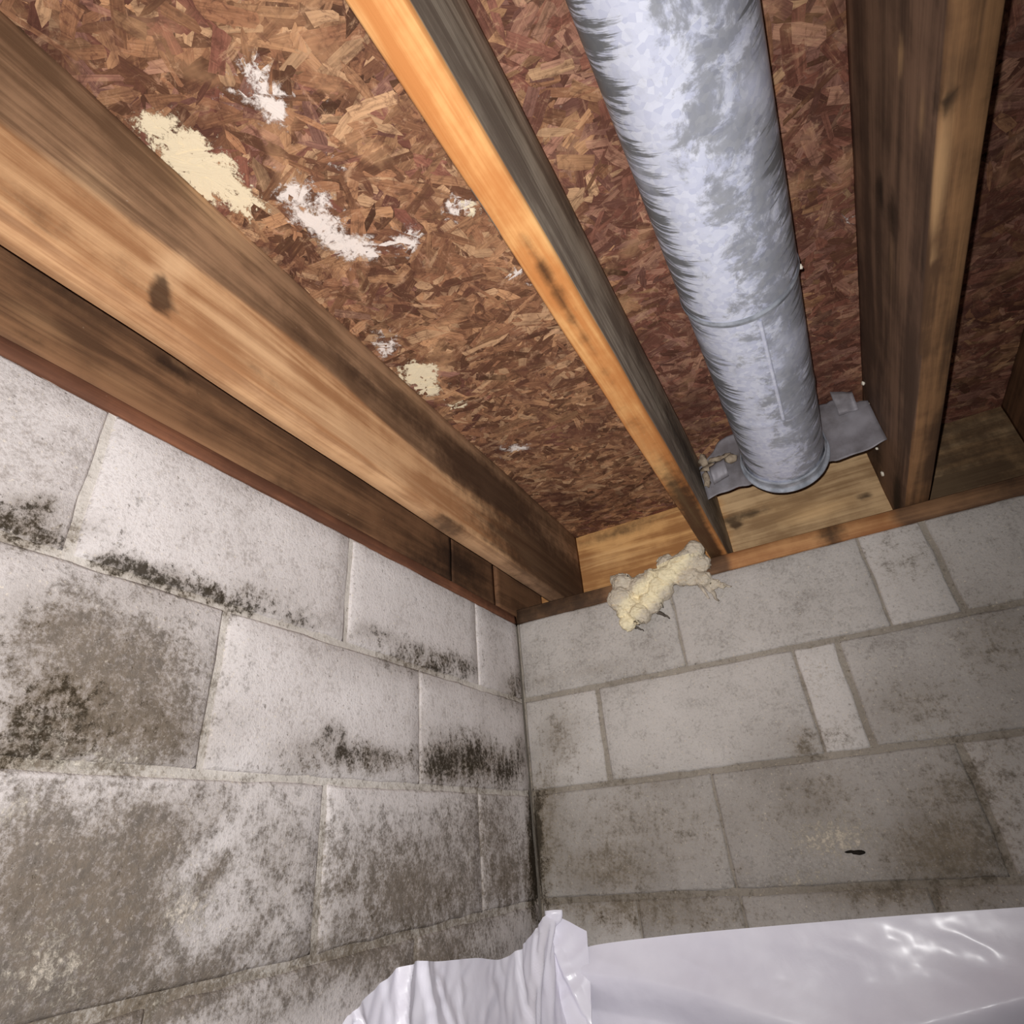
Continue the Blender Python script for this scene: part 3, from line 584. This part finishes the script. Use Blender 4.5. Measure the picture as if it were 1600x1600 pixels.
def a_jr(p):
    bot = p[:, 2] < ZB + 0.0028
    st = np.where(bot, field('RB_stain', p[:, 0], p[:, 1]), field('RS_stain', p[:, 1], p[:, 2]))
    li = np.where(bot, field('RB_lite', p[:, 0], p[:, 1]), field('RS_lite', p[:, 1], p[:, 2]))
    return {'stain': st, 'lite': li, 'tone': np.where(bot, 0.8, 0.1)}
o = board('floor_joist', 'y', (.877, Y_NEAR, ZB), (.915, Y_END, ZT), M_JR, a_jr)
tag(o, 'dark brown weathered floor joist with knots, right of the round duct', 'joist', 'floor joists')
JOIST_R = o
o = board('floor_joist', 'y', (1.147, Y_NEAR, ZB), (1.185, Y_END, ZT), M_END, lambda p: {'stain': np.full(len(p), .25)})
tag(o, 'dark floor joist at the far right edge, beyond the weathered one', 'joist', 'floor joists')

def a_el(p):
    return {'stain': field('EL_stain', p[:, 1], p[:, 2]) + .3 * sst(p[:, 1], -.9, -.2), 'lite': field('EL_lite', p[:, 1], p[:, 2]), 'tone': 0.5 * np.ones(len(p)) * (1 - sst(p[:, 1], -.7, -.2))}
ZS = 0.001
o = board('end_joist', 'y', (-.040, Y_NEAR, ZS), (-.002, -.284, ZT), M_END, a_el)
tag(o, 'dark brown board standing on the left wall behind the tan joist', 'board')
o = board('blocking_board', 'y', (-.040, -.281, ZS), (-.005, -.093, ZT), M_END, lambda p: {'stain': field('EL_stain', p[:, 1], p[:, 2]) + .25})
tag(o, 'short dark board between the long left board and the corner', 'board')
o = board('corner_post', 'z', (-.040, -.091, ZS), (.004, Y_END, ZT), M_END, lambda p: {'stain': 0.12 * np.ones(len(p))})
tag(o, 'brown corner board where the two sill plates meet', 'board')
def a_rim(p):
    return {'stain': field('RIM_stain', p[:, 0], p[:, 2]) + .8 * sst(p[:, 0], .87, .93), 'lite': field('RIM_lite', p[:, 0], p[:, 2]), 'tone': sst(p[:, 0], .45, .6)}  # whole board darker past the right-hand joist
o = board('rim_board', 'x', (-.04, Y_END, ZB), (1.7, Y_END + .038, ZT), M_RIM, a_rim, cell=0.01)
tag(o, 'honey coloured rim board closing the joist ends above the back wall', 'board')
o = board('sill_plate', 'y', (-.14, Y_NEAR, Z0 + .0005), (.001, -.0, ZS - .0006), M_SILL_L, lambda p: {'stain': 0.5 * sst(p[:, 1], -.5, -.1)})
tag(o, 'thin reddish sill plate along the top of the left wall', 'sill plate')
def a_sr(p):
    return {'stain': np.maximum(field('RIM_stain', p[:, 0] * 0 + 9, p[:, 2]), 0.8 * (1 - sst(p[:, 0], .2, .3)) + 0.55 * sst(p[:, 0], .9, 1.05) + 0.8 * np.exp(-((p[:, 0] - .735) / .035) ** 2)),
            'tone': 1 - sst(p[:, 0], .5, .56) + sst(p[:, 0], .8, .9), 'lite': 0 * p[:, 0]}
o = board('sill_plate', 'x', (.002, -.001, Z0 + .0005), (1.7, .139, ZB - .0006), M_SILL_R, a_sr)
tag(o, 'wooden sill plate along the top of the back wall, under the joist ends', 'sill plate')

# ------------------------------------------------------------------ sheathing overhead
cx0, cx1, cy0, cy1 = -0.2, 1.75, -1.75, 0.21
V = [(cx0, cy0, ZT + H), (cx1, cy0, ZT + H), (cx1, cy1, ZT + H), (cx0, cy1, ZT + H),
     (cx0, cy0, ZT + .018 + H), (cx1, cy0, ZT + .018 + H), (cx1, cy1, ZT + .018 + H), (cx0, cy1, ZT + .018 + H)]
F = [(3, 2, 1, 0), (4, 5, 6, 7), (0, 1, 5, 4), (1, 2, 6, 5), (2, 3, 7, 6), (3, 0, 4, 7)]
ceiling = tag(mesh_obj('ceiling', V, F, M_OSB_BASE, smooth=False), 'reddish brown strand board subfloor overhead', kind='structure')

def strands():
    V, F, UV, COLS = [], [], [], []
    pal = np.array([lin(*c)[:3] for c in ((98, 64, 46), (142, 98, 72), (168, 120, 88), (192, 144, 106), (206, 164, 126), (152, 106, 78), (176, 130, 96), (124, 84, 62))])
    red = np.array([lin(*c)[:3] for c in ((106, 66, 54), (146, 96, 80), (170, 122, 102), (130, 80, 66), (154, 110, 96), (182, 136, 112), (114, 76, 66), (138, 88, 72))])
    bays = [(0.12, 0.50, 4600), (0.52, 0.89, 4200), (0.905, 1.16, 1300), (1.17, 1.7, 500), (-.01, .10, 300)]
    for (xa, xb, cnt) in bays:
        for _ in range(cnt):
            cx, cy = random.uniform(xa, xb), random.uniform(-1.5, 0.16)
            L = random.uniform(0.022, 0.075); W = random.uniform(0.006, 0.018)
            under = _ < cnt * .28
            if under: L, W = random.uniform(.06, .11), random.uniform(.022, .034)
            ang = random.gauss(0.25, 0.75)
            ca, sa = math.cos(ang), math.sin(ang)
            z = ZT + H - (random.uniform(.0006, .0012) if under else random.uniform(0.0010, 0.0034))
            t1, t2 = (random.uniform(-.005, .005), random.uniform(-.012, .012)) if under else (random.uniform(-.010, .010), random.uniform(-.03, .03))
            j = lambda: random.uniform(-.18, .18)
            sh = [(-.5 + j() * .3, -.5 + j()), (-.1, -.5 + j()), (.42 + j() * .4, -.48 + j()), (.5, j()), (.46 + j() * .3, .5 + j()), (0, .5 + j()), (-.46 + j() * .4, .5 + j())]
            if random.random() < .3:
                sh = [(-.5, j()), (-.2, -.5), (.3, -.4 + j()), (.55, j()), (.2, .5), (-.25, .45 + j())]
            b = len(V)
            o1, o2 = random.random() * 9, random.random() * 9
            nb = noise.noise(Vector((cx * 4, cy * 4, 2.0)))
            rsel = sst(np.array(cx), .45, .6) * .85 + .25 * (nb > .1) + .3 * float(cx < .3 and cy < -1.0)
            P = red if random.random() < rsel else pal
            k = (P[random.randrange(len(P))] * .9 + P.mean(0) * .1) * (random.uniform(.72, 1.2) if random.random() > .10 else random.uniform(.5, .65))
            for (u, v) in sh:
                x, y = u * L, v * W
                V.append((cx + x * ca - y * sa, cy + x * sa + y * ca, z + x * t1 + y * t2))
                UV.append((u * L + o1, v * W + o2)); COLS.append((k[0], k[1], k[2], 1))
            F.append(tuple(range(b + len(sh) - 1, b - 1, -1)))
    arr = np.array(V)
    at = {k: field('O_' + k, arr[:, 0], arr[:, 1]) for k in ('cream', 'white', 'dark')}
    o = mesh_obj('wood_strands', V, F, M_OSB, ceiling, at, smooth=False)
    me = o.data
    ca = me.color_attributes.new('fcol', 'FLOAT_COLOR', 'POINT')
    ca.data.foreach_set('color', np.array(COLS, dtype=np.float32).ravel())
    uvl = me.uv_layers.new(name='strand')
    li = np.zeros(len(me.loops), dtype=np.int32); me.loops.foreach_get('vertex_index', li)
    uvl.data.foreach_set('uv', np.array(UV, dtype=np.float32)[li].ravel())
    tag(o, kind='stuff')
strands()

# ------------------------------------------------------------------ round duct
PC = (0.6986, 0.1514 + H); PR = 0.0762
duct = empty('round_duct', (PC[0], -0.8, PC[1] - PR))
tag(duct, 'mottled galvanised round duct running between two joists', 'duct')

def tube(name, y0, y1, r0, r1, mat, parent, rib=None, ny=None, nseg=64, crimp=0.0):
    ny = ny or max(2, int((y1 - y0) / 0.02))
    V, F, bloom, blot = [], [], [], []
    for k in range(ny + 1):
        y = y0 + (y1 - y0) * k / ny; t = k / ny
        r = r0 + (r1 - r0) * t
        if rib: r += rib(y)
        for i in range(nseg):
            a = 2 * math.pi * i / nseg
            rr = r * (1 + 0.006 * nz((math.cos(a), math.sin(a), y * 2), 1.6))
            V.append((PC[0] + rr * math.cos(a), y, PC[1] + rr * math.sin(a)))
            # a = -pi/2 is the underside; streaks gather on both flanks, blotches on the belly's right side
            bloom.append(min(1, 0.15 + abs(math.cos(a)) ** 1.2))
            blot.append(max(0, math.cos(a + 0.9)))
    for k in range(ny):
        for i in range(nseg):
            i2 = (i + 1) % nseg
            F.append((k * nseg + i, k * nseg + i2, (k + 1) * nseg + i2, (k + 1) * nseg + i))
    o = mesh_obj(name, V, F, mat, None, {'bloom': bloom, 'blot': blot})
    return keep(o, parent)

tube('duct_section', -1.75, -.606, PR + .0008, PR + .0008, M_GALV, duct)
tube('duct_section', -.615, -.10, PR - .0006, PR - .0006, M_GALV, duct, rib=lambda y: 0.0016 * math.exp(-((y + .344) / .004) ** 2), ny=70)
tube('joint_band', -.617, -.605, PR + .0016, PR + .0012, M_GALV_RING, duct, rib=lambda y: 0.0012 * math.exp(-((y + .611) / .003) ** 2), ny=8)
tube('end_collar', -.132, -.094, PR + .0015, PR + .003, M_GALV_RING, duct, rib=lambda y: 0.003 * math.exp(-((y + .127) / .004) ** 2) + 0.006 * math.exp(-((y + .099) / .005) ** 2), ny=24)
# lengthwise lock seam on the far section, low on its right-hand side
V, F = [], []
for k in range(40):
    y = -.60 + .25 * k / 39
    for a, d in ((-1.50, .0000), (-1.475, .0024), (-1.44, .0022), (-1.425, .0000)):
        V.append((PC[0] + (PR + d - .0004) * math.cos(a), y, PC[1] + (PR + d - .0004) * math.sin(a)))
for k in range(39):
    for i in range(3):
        F.append((k * 4 + i, k * 4 + i + 1, k * 4 + 5 + i, k * 4 + 4 + i))
keep(mesh_obj('lock_seam', V, F, M_GALV, None, {'bloom': [.4] * len(V), 'blot': [0.2] * len(V)}), duct)
# sheet-metal screw on the right flank
def crumb(name, p, s, mat, parent=None, seed=0):
    bm = bmesh.new(); bmesh.ops.create_icosphere(bm, subdivisions=2, radius=1)
    for v in bm.verts:
        k = 1 + .45 * nz(v.co, 1.6, seed)
        v.co = Vector((v.co.x * s[0] * k + p[0], v.co.y * s[1] * k + p[1], v.co.z * s[2] * k + p[2] + H))
    me = bpy.data.meshes.new(name); bm.to_mesh(me); bm.free(); me.materials.append(mat)
    for q in me.polygons: q.use_smooth = True
    o = bpy.data.objects.new(name, me); COL.objects.link(o)
    if parent: keep(o, parent)
    return o
crumb('duct_screw', (.775, -.598, .138), (.004, .004, .004), M_FOAM, duct, 3)

# ------------------------------------------------------------------ flashing plate closing the joist bay round the duct
def flashing():
    V, F = [], []
    nx, nzv = 56, 30
    def low(x):
        e = 0.112 - 0.004 * math.sin(x * 40) + 0.006 * nz((x, 0, 0), 30)
        d = abs(x - PC[0])
        ring = PC[1] - H - math.sqrt(max(0, (PR + .008) ** 2 - d * d)) if d < PR + .008 else 9
        return min(e, ring)
    def high(x):
        t = 0.248
        if x > .80: t = 0.249 - 0.03 * sst(np.array(x), .835, .86) - 0.010 * abs(nz((x, 1, 0), 60))
        if x < .60: t = 0.246 - 0.05 * (1 - sst(np.array(x), .53, .60)) + .012 * nz((x, 4, 0), 50)
        return float(t)
    for i in range(nx + 1):
        x = .531 + (.876 - .531) * i / nx
        a, b = low(x), high(x)
        for j in range(nzv + 1):
            z = a + (b - a) * j / nzv
            d = math.hypot(x - PC[0], z + H - PC[1])
            flare = -.016 * math.exp(-max(0, d - PR) / .012)
            y = -.088 + flare + .010 * nz((x, z, 0), 11) + .004 * nz((x, z, 4), 34) - .010 * sst(np.array(x), .80, .876)
            V.append((x, float(y), z + H))
    W = nzv + 1
    for i in range(nx):
        for j in range(nzv):
            c = [i * W + j, (i + 1) * W + j, (i + 1) * W + j + 1, i * W + j + 1]
            mx = sum(V[k][0] for k in c) / 4; mz = sum(V[k][2] for k in c) / 4
            if math.hypot(mx - PC[0], mz - PC[1]) > PR - .006:
                F.append(tuple(c))
    p = mesh_obj('flange_plate', V, F, M_FLASH)
    tag(p, 'crumpled dull grey sheet metal flange round the duct end')
    md = p.modifiers.new('thickness', 'SOLIDIFY'); md.thickness = .0012
    keep(p, duct)
    def sub(o):
        o.parent = p
        return o
    # lint and dust caught in the left corner and the torn tab on the right
    def lump(name, c, s, mat, seed):
        return sub(crumb(name, c, s, mat, None, seed))
    for k_, (c_, s_) in enumerate((((.556, -.104, .176), (.022, .006, .007)), ((.578, -.106, .190), (.024, .006, .006)), ((.545, -.100, .200), (.010, .006, .020)), ((.600, -.108, .178), (.014, .006, .010)), ((.541, -.100, .150), (.008, .006, .022)), ((.568, -.106, .158), (.012, .005, .005)))):
        l_ = lump('lint_clump', c_, s_, M_FLASH_DUST, k_ * 3 + 1)
        for v in l_.data.vertices:
            v.co += Vector((.006 * nz(v.co, 90, 1), .003 * nz(v.co, 80, 2), .006 * nz(v.co, 90, 3)))
    V, F = [], []
    for i in range(10):
        for j in range(8):
            u, v = i / 9, j / 7
            V.append((.818 + .036 * u, -.105 - .018 * v * (1 - .3 * u) + .004 * nz((u, v, 2), 3), .196 + .05 * v - .014 * u * v + H))
    for i in range(9):
        for j in range(7):
            F.append((i * 8 + j, (i + 1) * 8 + j, (i + 1) * 8 + j + 1, i * 8 + j + 1))
    t = mesh_obj('torn_tab', V, F, M_FLASH); t.modifiers.new('thickness', 'SOLIDIFY').thickness = .001
    sub(t)
    V, F = [], []
    for i in range(10):
        for j in range(8):
            u, v = i / 9, j / 7
            V.append((.553 + .034 * u, -.112 - .012 * math.sin(v * 3) + .005 * nz((u, v, 7), 3), .128 + .044 * v + .01 * u + H))
    for i in range(9):
        for j in range(7):
            F.append((i * 8 + j, (i + 1) * 8 + j, (i + 1) * 8 + j + 1, i * 8 + j + 1))
    t = mesh_obj('folded_tab', V, F, M_FLASH); t.modifiers.new('thickness', 'SOLIDIFY').thickness = .001
    sub(t)
flashing()

# ------------------------------------------------------------------ foam crumbs stuck to the right joist
for k, (y, z, s) in enumerate(((.081, .134, .0075), (-.130, .234, .005), (-.09, .21, .003), (.02, .165, .0035), (-.02, .19, .003))):
    c = crumb('foam_crumb', (.8755, y, z), (.003, s, s * .8), M_FOAM, None, k)
    c.parent = JOIST_R

# ------------------------------------------------------------------ fibreglass tuft
def tuft():
    t = empty('insulation_tuft', (.38, -.025, -.10 + H))
    tag(t, 'cream fibreglass insulation tuft poking out over the sill below the middle joist', 'insulation')
    pts = [(0.293,0.001,0.0208),(0.284,-0.033,0.0231),(0.301,-0.060,0.0250),(0.288,-0.093,0.0150),(0.320,-0.080,0.0196),(0.347,-0.057,0.0219),(0.374,-0.033,0.0242),(0.401,-0.010,0.0216),(0.364,-0.008,0.0222),(0.333,-0.015,0.0226),(0.426,0.006,0.0214),(0.400,0.021,0.0195),(0.449,0.015,0.0212),(0.468,0.033,0.0164),(0.474,-0.000,0.0161),(0.448,-0.023,0.0162),(0.472,-0.037,0.0136),(0.490,-0.050,0.0100),(0.505,-0.060,0.0066),(0.426,-0.025,0.0141),(0.277,0.016,0.0119)]
    bm = bmesh.new()
    for k, (x, z, r) in enumerate(pts):
        mat = Matrix.Translation((x, -.022 - .006 * math.sin(k * 2.1), z + H)) @ Matrix.Diagonal((r * 1.28, min(r * 1.1, .024), r * 1.2, 1))
        bmesh.ops.create_icosphere(bm, subdivisions=3, radius=1, matrix=mat)
    me = bpy.data.meshes.new('wool'); bm.to_mesh(me); bm.free()
    o = bpy.data.objects.new('wool', me); COL.objects.link(o)
    rm = o.modifiers.new('remesh', 'REMESH'); rm.mode = 'VOXEL'; rm.voxel_size = .0022
    dg = bpy.context.evaluated_depsgraph_get()
    me2 = bpy.data.meshes.new_from_object(o.evaluated_get(dg))
    o.modifiers.clear(); o.data = me2
    tone = []
    for v in me2.vertices:
        p = v.co
        q_ = Vector((p.x + .6 * p.z, p.y, p.z * .5 - .3 * p.x)); n1 = 1.2 * nz(q_, 30, 1) + .6 * nz(q_, 85, 2) + .45 * nz(q_, 260, 5)
        v.co = p + v.normal * (.0055 * n1)
        x, z = p.x, p.z - H
        tone.append(min(1, max(0, 1.0 - abs((x - .285) * .72 - (z + .085)) / .055 + .1)) if z < .02 else .15)
    at = me2.attributes.new('tone', 'FLOAT', 'POINT'); at.data.foreach_set('value', np.array(tone, dtype=np.float32))
    me2.materials.append(M_WOOL)
    for q in me2.polygons: q.use_smooth = True
    keep(o, t)
    def wisp(a, b, r, mat, sag):
        V, F = [], []
        A, Bv = Vector(a), Vector(b)
        for k in range(9):
            u = k / 8
            c = A.lerp(Bv, u) + Vector((.004 * nz((u, sag, 0), 4), -.003 * math.sin(u * 3), .005 * nz((u, sag, 3), 4)))
            rr = r * (1 - .75 * u)
            for i in range(6):
                an = i * math.pi / 3
                V.append((c.x + rr * math.cos(an), c.y + rr * .6 * math.sin(an), c.z + rr * math.sin(an) + H))
        for k in range(8):
            for i in range(6):
                F.append((k * 6 + i, k * 6 + (i + 1) % 6, (k + 1) * 6 + (i + 1) % 6, (k + 1) * 6 + i))
        F += [tuple(range(6)), tuple(range(48, 54))]
        keep(mesh_obj('fibre_or_shadow_wisp', V, F, mat), t)
    wisp((.348, -.012, -.070), (.378, -.006, -.098), .007, M_WISP_SHADOW, 1)  # painted shadow at the tuft's lower right, built as a dark spike
    wisp((.470, -.014, -.040), (.488, -.006, -.085), .009, M_WISP, 2)
    wisp((.490, -.014, -.050), (.520, -.008, -.062), .007, M_WOOL, 3)
    wisp((.455, -.014, -.030), (.470, -.006, -.075), .007, M_WISP, 4)
    wisp((.470, -.010, .03), (.492, -.004, .012), .009, M_WISP, 5)
    wisp((.276, -.020, .012), (.266, -.016, .030), .005, M_WISP, 6)
    wisp((.300, -.012, -.10), (.316, -.004, -.112), .004, M_WISP_SHADOW, 7)  # second shadow spike, under the left lobe
tuft()

# dark chip broken from the back wall
for p_, s_, k_ in (((.600, -.0015, -.556), (.010, .003, .0035), 5), ((.588, -.0015, -.554), (.008, .003, .0022), 9)):
    crumb('broken_chip', p_, s_, M_HOLE, None, k_).parent = wall_back

# ------------------------------------------------------------------ white plastic sheeting hung on the walls
def catmull(P, n):
    out = []
    for i in range(len(P) - 1):
        p0, p1, p2, p3 = P[max(i - 1, 0)], P[i], P[i + 1], P[min(i + 2, len(P) - 1)]
        for k in range(n):
            t = k / n
            out.append(tuple(.5 * ((2 * b) + (-a + c) * t + (2 * a - 5 * b + 4 * c - d) * t * t + (-a + 3 * b - 3 * c + d) * t ** 3) for a, b, c, d in zip(p0, p1, p2, p3)))
    out.append(P[-1])
    return out

def sheeting():
    s = empty('plastic_sheet', (.10, -.10, 0.0))
    tag(s, 'white plastic sheeting hung low across the corner of both walls', 'sheeting')
    # flat length on the back wall
    top = catmull([(.075, -.69), (.11, -.675), (.25, -.663), (.385, -.655), (.624, -.643), (.80, -.636), (1.1, -.622), (1.6, -.60)], 26)
    V, F = [], []
    ts = list(np.linspace(0, .24, 80)) + list(np.linspace(.25, .57, 14))
    ridge = catmull([(.0, -.705), (.12, -.715), (.25, -.73), (.4, -.765), (.5, -.785), (.6, -.772), (.7, -.748), (.8, -.726), (1.0, -.71), (1.6, -.70)], 20)
    rx = [q[0] for q in ridge]; rz = [q[1] for q in ridge]
    for (x, z) in top:
        zr = float(np.interp(x, rx, rz))
        for t in ts:
            zz = z - t
            k = (zz - zr)
            if k > 0: fold = .026 * math.exp(-(k / .045) ** 1.3)
            else: fold = .026 - .030 * float(sst(np.array(-k), 0, .075)) + .03 * float(sst(np.array(-k), .09, .3))
            cr = .0022 * (1 - 2 * abs(nz((x * .8 + zz, zz * 1.4, 3), 11))) + .0006 * (1 - 2 * abs(nz((x, zz, 8), 34)))
            y = -.007 - max(0, fold) - cr * float(sst(np.array(t), 0, .03)) - .0003 * nz((x, zz, 1), 60)
            V.append((x, float(min(y, -.0035)), zz + H))
    W = len(ts)
    for i in range(len(top) - 1):
        for j in range(W - 1):
            F.append((i * W + j, i * W + j + 1, (i + 1) * W + j + 1, (i + 1) * W + j))
    keep(mesh_obj('flat_length', V, F, M_PLASTIC), s)
    # crumpled length round the corner and along the left wall
    path = catmull([(.035, -.86, -.86), (.022, -.70, -.76), (.016, -.59, -.674), (.016, -.53, -.648), (.016, -.466, -.630), (.02, -.39, -.640), (.024, -.30, -.650), (.022, -.215, -.664), (.022, -.13, -.652), (.02, -.07, -.632),
                    (.016, -.024, -.616), (.035, -.016, -.622), (.07, -.016, -.636), (.104, -.014, -.652)], 22)
    V, F = [], []
    N = len(path)
    arc = 0; prev = None
    ts = list(np.linspace(0, .20, 64)) + list(np.linspace(.21, .5, 12))
    rr_ = random.Random(11)
    tot = sum(math.dist(path[i][:2], path[i + 1][:2]) for i in range(N - 1))
    ac = tot - .10                       # the peak at the corner
    folds = [(ac, .0, ac - .10, .16, .022, .012), (ac + .005, .0, ac + .02, .18, .02, .012), (ac, .0, ac - .24, .15, .03, .014), (ac, .01, ac + .085, .12, .02, .010),
             (ac - .06, .01, ac - .16, .18, .02, .008), (ac - .13, .0, ac - .15, .16, .02, .010), (ac - .44, .0, ac - .50, .2, .03, .018), (ac - .40, .0, ac - .36, .2, .03, .012)]
    for _ in range(16):
        q0 = rr_.uniform(.15, tot - .08); t0 = rr_.uniform(-.01, .06)
        folds.append((q0, t0, q0 + rr_.uniform(-.10, .05), t0 + rr_.uniform(.06, .16), rr_.uniform(.010, .024), rr_.uniform(.003, .008)))
    for i, (x, y, z) in enumerate(path):
        if prev: arc += math.dist((x, y), prev)
        prev = (x, y)
        a = path[max(i - 1, 0)]; b = path[min(i + 1, N - 1)]
        tx, ty = b[0] - a[0], b[1] - a[1]; l = math.hypot(tx, ty) or 1
        nx_, ny_ = -ty / l, tx / l          # into the room is the right-hand side of the path
        nx_, ny_ = -nx_, -ny_
        for t in ts:
            d = .004 + .0035 * (1 + nz((arc, t, 4), 14)) + .003 * (1 - 2 * abs(nz((arc * 1.5 + t, t, 6), 22)))
            for (qa, ta, qb, tb, w, h_) in folds:
                ex, ey = qb - qa, tb - ta
                kk = max(0, min(1, ((arc - qa) * ex + (t - ta) * ey) / (ex * ex + ey * ey)))
                dx, dy = arc - qa - kk * ex, t - ta - kk * ey
                sd_ = 1 if (dx * ey - dy * ex) > 0 else 0.35
                dist = math.hypot(dx, dy) / (w * sd_)
                if dist < 1: d += h_ * (1 - dist) * (1 - .5 * kk)
            d += .035 * float(sst(np.array(t), .0, .20)) + .10 * float(sst(np.array(t), .12, .45))
            V.append((max(.004, x + nx_ * d), min(-.0115, y + ny_ * d), z - t + H))
    W = len(ts)
    for i in range(N - 1):
        for j in range(W - 1):
            F.append((i * W + j, i * W + j + 1, (i + 1) * W + j + 1, (i + 1) * W + j))
    keep(mesh_obj('crumpled_length', V, F, M_PLASTIC), s)
sheeting()
